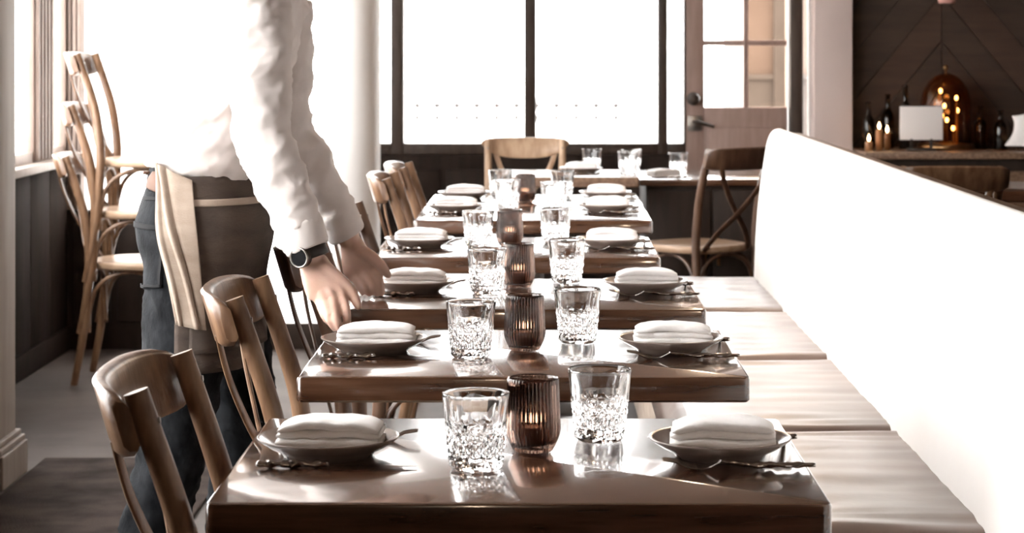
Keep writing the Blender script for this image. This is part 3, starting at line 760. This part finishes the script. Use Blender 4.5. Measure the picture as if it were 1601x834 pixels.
for k, (x, y, h, r) in enumerate([(1.69, 11.30, 0.24, 0.032), (1.80, 11.36, 0.28, 0.034), (1.875, 11.26, 0.33, 0.035), (2.27, 11.3, 0.22, 0.032), (2.36, 11.24, 0.20, 0.034)]):
    bm = bmesh.new(); lathe(bm, [(0, 0.003), (r*0.9, 0), (r, 0.006), (r, h*0.55), (r*0.85, h*0.63), (r*0.4, h*0.74), (r*0.36, h*0.95), (r*0.45, h*0.955), (r*0.45, h), (0, h)], 24)
    tag(mk('bottle', bm, M_BOTTLE, None, True), ['dark bottle behind the candles on the bar', 'dark bottle on the bar, left of the card', 'tall dark bottle directly behind the card', 'dark bottle right of the amber lantern', 'squat dark bottle on the bar beside the white cloth'][k], 'bottle', 'bottles on the bar').location = (x, y, 0.776)
# folded white cloth at the right edge
bm = bmesh.new(); secs = []
for i in range(15):
    u = i/14; w = 0.15-0.05*u; z = 0.02+0.17*u
    secs.append(((0.01*math.sin(u*4), 0, z), (w*(1+0.1*math.sin(u*9))*(1 if i not in (0, 14) else 0.75), 0, 0.02*math.sin(u*7)), (0, 0.055*(1.1-u*0.5), 0)))
loft(bm, secs, 30, 2.6)
for v in bm.verts: v.co += V(0.012*noise.noise(v.co*14), 0.012*noise.noise(v.co*17+V(3, 1, 2)), 0.01*noise.noise(v.co*12))
tag(mk('cloth', bm, M_NAPKIN, None, True), 'bundled white cloth on the bar at the right picture edge', 'cloth').location = (2.50, 11.08, 0.776)
# hanging pendant, only its lower tip is in view
pd = thing('pendant_lamp', 'small pink pendant lamp hanging over the bar', 'lamp', (2.03, 10.95, 1.52))
bm = bmesh.new(); lathe(bm, [(0.040, 0.0), (0.048, 0.03), (0.035, 0.09), (0.012, 0.12), (0.010, 0.118), (0.032, 0.088), (0.044, 0.03), (0.037, 0.002)], 24); mk('shade', bm, M_BLUSH, pd, True)
bm = bmesh.new(); lathe(bm, [(0, 0.006), (0.016, 0.014), (0.02, 0.03), (0.012, 0.05), (0, 0.055)], 14); mk('bulb', bm, M_WAX, pd, True)
bm = bmesh.new(); tube(bm, [(0, 0, 0.11), (0, 0, 1.48)], 0.003, 6, 1); mk('cable', bm, M_IRON, pd)

# warm pendant lamps over the bench side, plus two unseen fill lamps added behind the camera
def pendant(x, y, z, lab, power):
    t = thing('pendant_or_fill_lamp', lab, 'lamp', (x, y, z), 0, 'ceiling pendants')
    bm = bmesh.new(); lathe(bm, [(0.13, 0.0), (0.125, 0.04), (0.07, 0.12), (0.025, 0.15), (0.022, 0.148), (0.066, 0.116), (0.121, 0.038), (0.127, 0.0)], 32); mk('shade', bm, M_BRASS, t, True)
    bm = bmesh.new(); lathe(bm, [(0, 0.0), (0.02, 0.006), (0.03, 0.03), (0.024, 0.055), (0.012, 0.08), (0, 0.085)], 16); mk('bulb', bm, M_LAMP, t, True)
    bm = bmesh.new(); tube(bm, [(0, 0, 0.145), (0, 0, ZC-z)], 0.004, 6, 1); mk('cable', bm, M_IRON, t)
    ld = bpy.data.lights.new('pendant_or_fill_light', 'POINT'); ld.energy = power; ld.color = (1.0, 0.74, 0.52); ld.shadow_soft_size = 0.06
    lo = bpy.data.objects.new('pendant_or_fill_light', ld); COL.objects.link(lo); lo.parent = t; lo.location = (0, 0, -0.07)
M_LAMP = emit('lamp_bulb', (1.0, 0.72, 0.45), 12)
pendant(0.82, 8.1, 1.92, 'brass ceiling pendant over the far end of the bench', 6)
pendant(0.55, 6.3, 2.05, 'brass ceiling pendant over the middle of the bench', 6)
pendant(-0.3, -0.9, 2.1, 'unseen fill lamp added as a brass pendant behind the camera, nearer the windows', 9)
pendant(1.6, 0.2, 2.1, 'unseen fill lamp added as a brass pendant behind the camera, beyond the bench', 9)

# rug on the left floor
bm = bmesh.new(); box(bm, -1.56, -0.96, 3.2, 6.86, 0.0, 0.012, 0.004)
tag(mk('rug', bm, M_RUG), 'dark flat rug on the floor at the lower left', 'rug')

# ================================================================== THE SERVER
pz = 4.5
per = thing('person', 'server in white shirt, jeans and apron leaning to lay the table, wearing a watch', 'person', (0, 0, 0))
RA = [V(-0.560, 4.325, 1.405), V(-0.548, 4.27, 1.137), V(-0.452, 4.245, 0.905)]
LA = [V(-0.555, 4.68, 1.405), V(-0.556, 4.74, 1.14), V(-0.425, 4.80, 0.885)]
# ---- body (one continuous mesh)
bm = bmesh.new()
def ring3(x, z, a, b, y=pz): return ((x, y, z), (a, 0, 0), (0, b, 0))
torso = [(-0.70, 0.88, 0.085, 0.14), (-0.70, 0.95, 0.105, 0.155), (-0.697, 1.04, 0.090, 0.140), (-0.675, 1.15, 0.098, 0.148), (-0.64, 1.28, 0.108, 0.165), (-0.605, 1.38, 0.100, 0.170), (-0.585, 1.44, 0.07, 0.13), (-0.565, 1.475, 0.05, 0.06)]
loft(bm, [ring3(*t) for t in torso], 32, 2.3)
tube(bm, [(-0.58, pz, 1.42), (-0.55, pz, 1.50), (-0.525, pz, 1.58)], [0.06, 0.054, 0.056], 16, 4)
# head: tilted down towards the table
loft(bm, [((-0.47, pz, 1.505), (0.035, 0, -0.01), (0, 0.03, 0)), ((-0.475, pz, 1.525), (0.062, 0, -0.02), (0, 0.050, 0)), ((-0.487, pz, 1.575), (0.085, 0, -0.025), (0, 0.066, 0)),
          ((-0.500, pz, 1.625), (0.097, 0, -0.02), (0, 0.073, 0)), ((-0.508, pz, 1.675), (0.099, 0, -0.015), (0, 0.076, 0)), ((-0.515, pz, 1.715), (0.085, 0, -0.01), (0, 0.066, 0)), ((-0.52, pz, 1.745), (0.045, 0, 0), (0, 0.036, 0))], 28)
tube(bm, [(-0.408, pz, 1.622), (-0.392, pz, 1.594), (-0.383, pz, 1.572), (-0.40, pz, 1.562)], [0.008, 0.011, 0.014, 0.010], 10, 3)   # nose
tube(bm, [(-0.412, pz-0.022, 1.541), (-0.405, pz, 1.540), (-0.412, pz+0.022, 1.541)], [0.005, 0.008, 0.005], 8, 3)               # mouth
for s in (-1, 1):
    tube(bm, [(-0.425, pz+s*0.012, 1.640), (-0.416, pz+s*0.035, 1.642), (-0.428, pz+s*0.056, 1.637)], 0.008, 8, 3)                   # brow
    tube(bm, [(-0.520, pz+s*0.072, 1.590), (-0.505, pz+s*0.080, 1.575), (-0.530, pz+s*0.084, 1.62), (-0.515, pz+s*0.082, 1.645), (-0.50, pz+s*0.076, 1.63)], [0.008, 0.009, 0.009, 0.008, 0.006], 8, 3)  # ear
tube(bm, RA, [0.05, 0.040, 0.027], 14, 8, dome=True); tube(bm, LA, [0.05, 0.040, 0.027], 14, 8, dome=True)
NL = [V(-0.70, 4.415, 0.90), V(-0.715, 4.39, 0.70), V(-0.74, 4.38, 0.50), V(-0.79, 4.38, 0.30), V(-0.84, 4.38, 0.09)]
FL = [V(-0.69, 4.585, 0.90), V(-0.66, 4.60, 0.70), V(-0.63, 4.62, 0.50), V(-0.645, 4.63, 0.30), V(-0.67, 4.64, 0.09)]
for L in (NL, FL): tube(bm, L, [0.078, 0.070, 0.050, 0.050, 0.036], 16, 5, dome=True)
# hands
def hand(bm, wrist, knuck, tips, thumb, back):
    """knuck: four knuckle points index..pinky, tips: fingertip paths, thumb: path"""
    kc = (knuck[0]+knuck[3])/2; lat = (knuck[0]-knuck[3]); d = (kc-wrist)
    secs = []
    for u, w, t in ((-0.05, 0.025, 0.019), (0.2, 0.029, 0.017), (0.5, 0.036, 0.0155), (0.8, 0.040, 0.014), (0.97, 0.040, 0.0115)):
        secs.append((wrist+d*u, lat.normalized()*w, back.normalized()*t))
    loft(bm, secs, 20, 2.4)
    for k, (kn, pts) in enumerate(zip(knuck, tips)):
        r = [0.0092, 0.0095, 0.009, 0.0078][k]
        tube(bm, [kn-(d.normalized()*0.015), kn]+pts, [r*1.05, r*1.08]+[r*f for f in (1.0, 0.93, 0.78)][-len(pts):], 10, 4, dome=True)
    tube(bm, thumb, [0.015, 0.0135, 0.0115, 0.0088], 12, 4, dome=True)
# right hand (near): back of hand to the camera, thumb towards the tables
RW = V(-0.446, 4.243, 0.890)
kn = [V(-0.388, 4.222, 0.825), V(-0.403, 4.211, 0.815), V(-0.418, 4.209, 0.811), V(-0.432, 4.214, 0.814)]
tips = [[V(-0.377, 4.205, 0.800), V(-0.374, 4.200, 0.782), V(-0.373, 4.205, 0.763)],
        [V(-0.396, 4.190, 0.788), V(-0.391, 4.184, 0.774), V(-0.386, 4.190, 0.7605)],
        [V(-0.409, 4.190, 0.786), V(-0.404, 4.190, 0.773), V(-0.398, 4.199, 0.7605)],
        [V(-0.421, 4.199, 0.791), V(-0.416, 4.203, 0.779), V(-0.409, 4.213, 0.769)]]
th = [V(-0.425, 4.240, 0.876), V(-0.392, 4.238, 0.850), V(-0.368, 4.232, 0.826), V(-0.355, 4.222, 0.801)]
hand(bm, RW, kn, tips, th, V(-0.5, -0.85, 0.1))
LW = V(-0.418, 4.803, 0.868)
kn = [V(-0.372, 4.797, 0.818), V(-0.388, 4.795, 0.806), V(-0.405, 4.797, 0.799), V(-0.421, 4.802, 0.799)]
tips = [[V(-0.358, 4.790, 0.798), V(-0.352, 4.787, 0.780), V(-0.350, 4.789, 0.762)],
        [V(-0.372, 4.787, 0.785), V(-0.366, 4.784, 0.772), V(-0.362, 4.787, 0.7605)],
        [V(-0.390, 4.788, 0.781), V(-0.383, 4.786, 0.770), V(-0.378, 4.789, 0.7600)],
        [V(-0.408, 4.795, 0.784), V(-0.400, 4.794, 0.773), V(-0.394, 4.796, 0.7610)]]
th = [V(-0.402, 4.792, 0.858), V(-0.372, 4.783, 0.842), V(-0.350, 4.778, 0.823), V(-0.336, 4.778, 0.803)]
hand(bm, LW, kn, tips, th, V(0.15, 1.0, 0.1))
remeshed('body', bm, M_SKIN, 0.0042, per, 3)
# ---- shirt
bm = bmesh.new()
loft(bm, [ring3(x, z, a+da, b+db) for (x, z, a, b), (da, db) in zip([(-0.690, 1.08, 0.092, 0.142)]+torso[3:], [(0.018, 0.022), (0.024, 0.026), (0.022, 0.026), (0.020, 0.026), (0.022, 0.03), (0.022, 0.02)])], 36, 2.3)
loft(bm, [((-0.697, pz, 1.045), (0.112, 0, -0.020), (0, 0.166, 0)), ((-0.696, pz, 1.065), (0.122, 0, -0.020), (0, 0.176, 0)), ((-0.690, pz, 1.10), (0.122, 0, -0.015), (0, 0.176, 0)), ((-0.68, pz, 1.14), (0.118, 0, 0), (0, 0.172, 0))], 36, 2.3)
for A in (RA, LA):
    s_, e_, w_ = A; d2 = (w_-e_)
    tube(bm, [s_+V(-0.01, 0, -0.01), s_.lerp(e_, 0.5), e_, e_+d2*0.45, e_+d2*0.86, e_+d2*0.97], [0.074, 0.062, 0.056, 0.052, 0.044, 0.038], 20, 6)
tube(bm, [(-0.575, pz, 1.45), (-0.556, pz, 1.505)], [0.068, 0.064], 20, 1)
def wrinkle(co, n):
    f = V(co.x*9+co.z*5, co.y*8, co.z*16-co.x*9); r = noise.ridged_multi_fractal(f, 0.9, 2.0, 3, 1.0, 2.0)
    return (r-1.0)*0.009+0.003*noise.noise(co*9)
remeshed('shirt', bm, M_SHIRT, 0.0065, per, 4, wrinkle)
for A in (RA, LA):
    e_, w_ = A[1], A[2]; d2 = w_-e_
    bm = bmesh.new(); tube(bm, [e_+d2*0.76, e_+d2*0.80, e_+d2*0.97, e_+d2*0.985], [0.0465, 0.0485, 0.0435, 0.041], 24, 1)
    mk('cuff', bm, M_SHIRT, per, True)
# ---- jeans
bm = bmesh.new()
loft(bm, [ring3(-0.70, 0.84, 0.10, 0.165), ring3(-0.702, 0.90, 0.125, 0.178), ring3(-0.705, 0.95, 0.128, 0.176), ring3(-0.70, 1.00, 0.114, 0.165), ring3(-0.697, 1.04, 0.104, 0.155)], 36, 2.3)
for L in (NL, FL): tube(bm, L, [0.098, 0.087, 0.070, 0.066, 0.060], 20, 6)
def jw(co, n):
    f = V(co.x*10, co.y*10, co.z*20+co.x*14); r = noise.ridged_multi_fractal(f, 0.9, 2.0, 3, 1.0, 2.0)
    return (r-1.0)*0.007*(1 if co.z < 0.8 else 0.4)
jeans = remeshed('jeans', bm, M_DENIM, 0.0075, per, 4, jw)
dg = bpy.context.evaluated_depsgraph_get(); dg.update()
bvh = BVHTree.FromPolygons([v.co.copy() for v in jeans.data.vertices], [p.vertices[:] for p in jeans.data.polygons])
def patch(name, corners, m, parent, off=0.003, n=12, dirn=V(0.35, 1, 0)):
    """cloth piece laid on the jeans: corners (x,z) tl,tr,br,bl seen from the near side, dropped onto the surface"""
    bm = bmesh.new(); G = []; dirn = dirn.normalized()
    for i in range(n+1):
        row = []
        for j in range(n+1):
            u, v = i/n, j/n
            a = V(*corners[0]).lerp(V(*corners[1]), u); b = V(*corners[3]).lerp(V(*corners[2]), u); p = a.lerp(b, v)
            o3 = V(p.x, 4.3, p.y)-dirn*0.6
            h = bvh.ray_cast(o3, dirn)
            q = (h[0]+h[1]*off) if h[0] else V(p.x, 4.42, p.y)
            row.append(bm.verts.new(q))
        G.append(row)
    for i in range(n):
        for j in range(n): bm.faces.new((G[i][j], G[i+1][j], G[i+1][j+1], G[i][j+1]))
    o = mk(name, bm, m, parent, True); s = o.modifiers.new('solid', 'SOLIDIFY'); s.thickness = 0.0025; s.offset = 1
    return o
pk = patch('pocket', [(-0.855, 0.945), (-0.755, 0.942), (-0.758, 0.825), (-0.835, 0.815)], M_DENIM, jeans)
for cs in ([(-0.857, 0.950), (-0.752, 0.948), (-0.752, 0.939), (-0.857, 0.940)], [(-0.765, 0.94), (-0.758, 0.94), (-0.761, 0.826), (-0.767, 0.826)], [(-0.834, 0.826), (-0.758, 0.832), (-0.758, 0.826), (-0.834, 0.819)]):
    patch('seam', cs, M_STITCH, pk, 0.0062)
patch('yoke_seam', [(-0.845, 1.000), (-0.745, 1.003), (-0.745, 0.997), (-0.845, 0.993)], M_STITCH, jeans, 0.003)
patch('leather_patch', [(-0.806, 1.050), (-0.756, 1.050), (-0.752, 1.004), (-0.814, 1.016)], M_PATCH, jeans, 0.016)['label'] = 'tan leather patch on the waistband'
# belt / waistband
bm = bmesh.new()
loft(bm, [ring3(-0.698, 1.012, 0.112, 0.163), ring3(-0.697, 1.035, 0.111, 0.163), ring3(-0.695, 1.068, 0.104, 0.157)], 48, 2.3)
mk('waistband', bm, M_DENIM, jeans, True)
# ---- apron: dark front wrap and a light side flap
def wrap(bm, edge0, edge1, z0, z1, off, flare, nu=40, nv=24, seed=0.0, fold=0.004, zhem=None, ztop=None, fy=0.0, crease=0.0):
    """sheet around the hips; edge(v) gives the angle in degrees (0 front, 90 near side, 180 back) at height fraction v"""
    G = []
    for i in range(nu+1):
        row = []
        for j in range(nv+1):
            u, v = i/nu, j/nv; a = math.radians(edge0(v)+(edge1(v)-edge0(v))*u)
            zt = z0 if ztop is None else ztop(u); zb = z1 if zhem is None else zhem(u)
            z = zt+(zb-zt)*v
            hip = math.exp(-((z-0.93)/0.07)**2)
            ax = 0.114+0.020*hip+off+flare*v; ay = 0.165+0.016*hip+off+(flare+fy)*v
            w = fold*(0.3+v)*noise.noise(V(a*3.0+seed, v*1.2, seed))+crease*(math.exp(-((u-0.18-0.55*v)/0.05)**2)-0.5*math.exp(-((u-0.30-0.5*v)/0.07)**2)+0.7*math.exp(-((u-0.06-0.12*v)/0.04)**2))
            row.append(bm.verts.new((-0.700+(ax+w)*math.cos(a), pz-(ay+w)*math.sin(a), z)))
        G.append(row)
    for i in range(nu):
        for j in range(nv): bm.faces.new((G[i][j], G[i+1][j], G[i+1][j+1], G[i][j+1]))
bm = bmesh.new(); wrap(bm, lambda v: 100, lambda v: -85, 1.045, 0.66, 0.006, 0.004, seed=1.0, fold=0.008, fy=0.042)
apr = mk('apron', bm, M_CANVASD, per, True); s = apr.modifiers.new('solid', 'SOLIDIFY'); s.thickness = 0.002; s.offset = 1
bm = bmesh.new(); wrap(bm, lambda v: 122-25*v, lambda v: 86-14*v, 1.055, 0.745, 0.014, 0.006, 34, 30, 4.0, 0.012, lambda u: 0.758-0.012*u, lambda u: 1.074-0.036*u, 0.044, 0.009)
fl = mk('flap', bm, M_CANVAS, apr, True); s = fl.modifiers.new('solid', 'SOLIDIFY'); s.thickness = 0.0025; s.offset = 1
fl['label'] = 'light canvas flap of the apron'
bm = bmesh.new(); wrap(bm, lambda v: 86, lambda v: -60, 0.992, 0.70, 0.012, 0.004, seed=1.0, fold=0.008, fy=0.042)
pkt = mk('pocket', bm, M_CANVASD, apr, True); s = pkt.modifiers.new('solid', 'SOLIDIFY'); s.thickness = 0.002; s.offset = 1
bm = bmesh.new(); wrap(bm, lambda v: 87, lambda v: -60, 1.000, 0.986, 0.0145, 0.0, 40, 4, 2.0, 0.0); hm = mk('hem', bm, M_CANVAS, apr, True); s = hm.modifiers.new('solid', 'SOLIDIFY'); s.thickness = 0.002; s.offset = 1
# ---- shoes, hair, watch
for L, an in ((NL, -0.15), (FL, 0.1)):
    p = L[-1]; bm = bmesh.new()
    loft(bm, [((p.x-0.07, p.y, 0.045), (0, 0.028, 0), (0, 0, 0.035)), ((p.x-0.04, p.y, 0.05), (0, 0.037, 0), (0, 0, 0.05)), ((p.x+0.03, p.y, 0.05), (0, 0.04, 0), (0, 0, 0.05)),
              ((p.x+0.11, p.y, 0.036), (0, 0.047, 0), (0, 0, 0.036)), ((p.x+0.17, p.y, 0.028), (0, 0.043, 0), (0, 0, 0.028)), ((p.x+0.20, p.y, 0.02), (0, 0.025, 0), (0, 0, 0.016))], 18, 2.6)
    mk('shoe', bm, M_SHOE, per, True)
bm = bmesh.new()
loft(bm, [((-0.545, pz, 1.565), (0.045, 0, 0), (0, 0.060, 0)), ((-0.548, pz, 1.61), (0.068, 0, 0), (0, 0.078, 0)), ((-0.535, pz, 1.66), (0.088, 0, 0), (0, 0.084, 0)), ((-0.515, pz, 1.70), (0.105, 0, 0), (0, 0.085, 0)), ((-0.515, pz, 1.735), (0.090, 0, 0), (0, 0.070, 0)), ((-0.52, pz, 1.765), (0.04, 0, 0), (0, 0.035, 0))], 28)
remeshed('hair', bm, M_HAIR, 0.006, per, 3, lambda c, n: 0.004*noise.noise(V(c.x*40, c.y*60, c.z*20)))
# wristwatch on the near wrist
ax_ = (RW-RA[1]).normalized(); wc = RA[2]+ax_*0.006
bk = V(-0.42, -0.88, -0.10); bk = (bk-ax_*bk.dot(ax_)).normalized(); sd = ax_.cross(bk)
bm = bmesh.new(); RO = []
for k in (-1, -0.9, 0.9, 1):
    r = 0.0365 if abs(k) < 1 else 0.0350
    RO.append([wc+ax_*(0.0105*k)+(bk*math.cos(a)*0.92+sd*math.sin(a))*r for a in [2*PI*j/32 for j in range(32)]])
rings(bm, RO)
ws = mk('watch_strap', bm, M_RUBBER, per, True)
def disc(r0, h0, h1, name, m, parent, bev=0.0015):
    bm = bmesh.new(); RO = []
    for r, h in ((r0, h0), (r0, h1-bev), (r0-bev, h1)):
        RO.append([wc+bk*h+(ax_*math.cos(a)+sd*math.sin(a))*r for a in [2*PI*j/32 for j in range(32)]])
    rings(bm, RO); return smooth_by_angle(mk(name, bm, m, parent), 35)
wcse = disc(0.0205, 0.026, 0.0405, 'watch_case', M_IRON, ws)
bm = bmesh.new(); RO = []
for r, h in ((0.0205, 0.0395), (0.0208, 0.042), (0.019, 0.0432), (0.0172, 0.0425), (0.0168, 0.0400)):
    RO.append([wc+bk*h+(ax_*math.cos(a)+sd*math.sin(a))*r for a in [2*PI*j/32 for j in range(32)]])
rings(bm, RO, False); mk('bezel', bm, M_BOLT, ws, True)
disc(0.0168, 0.0400, 0.0412, 'dial', M_GLOSSB, ws, 0.0003)
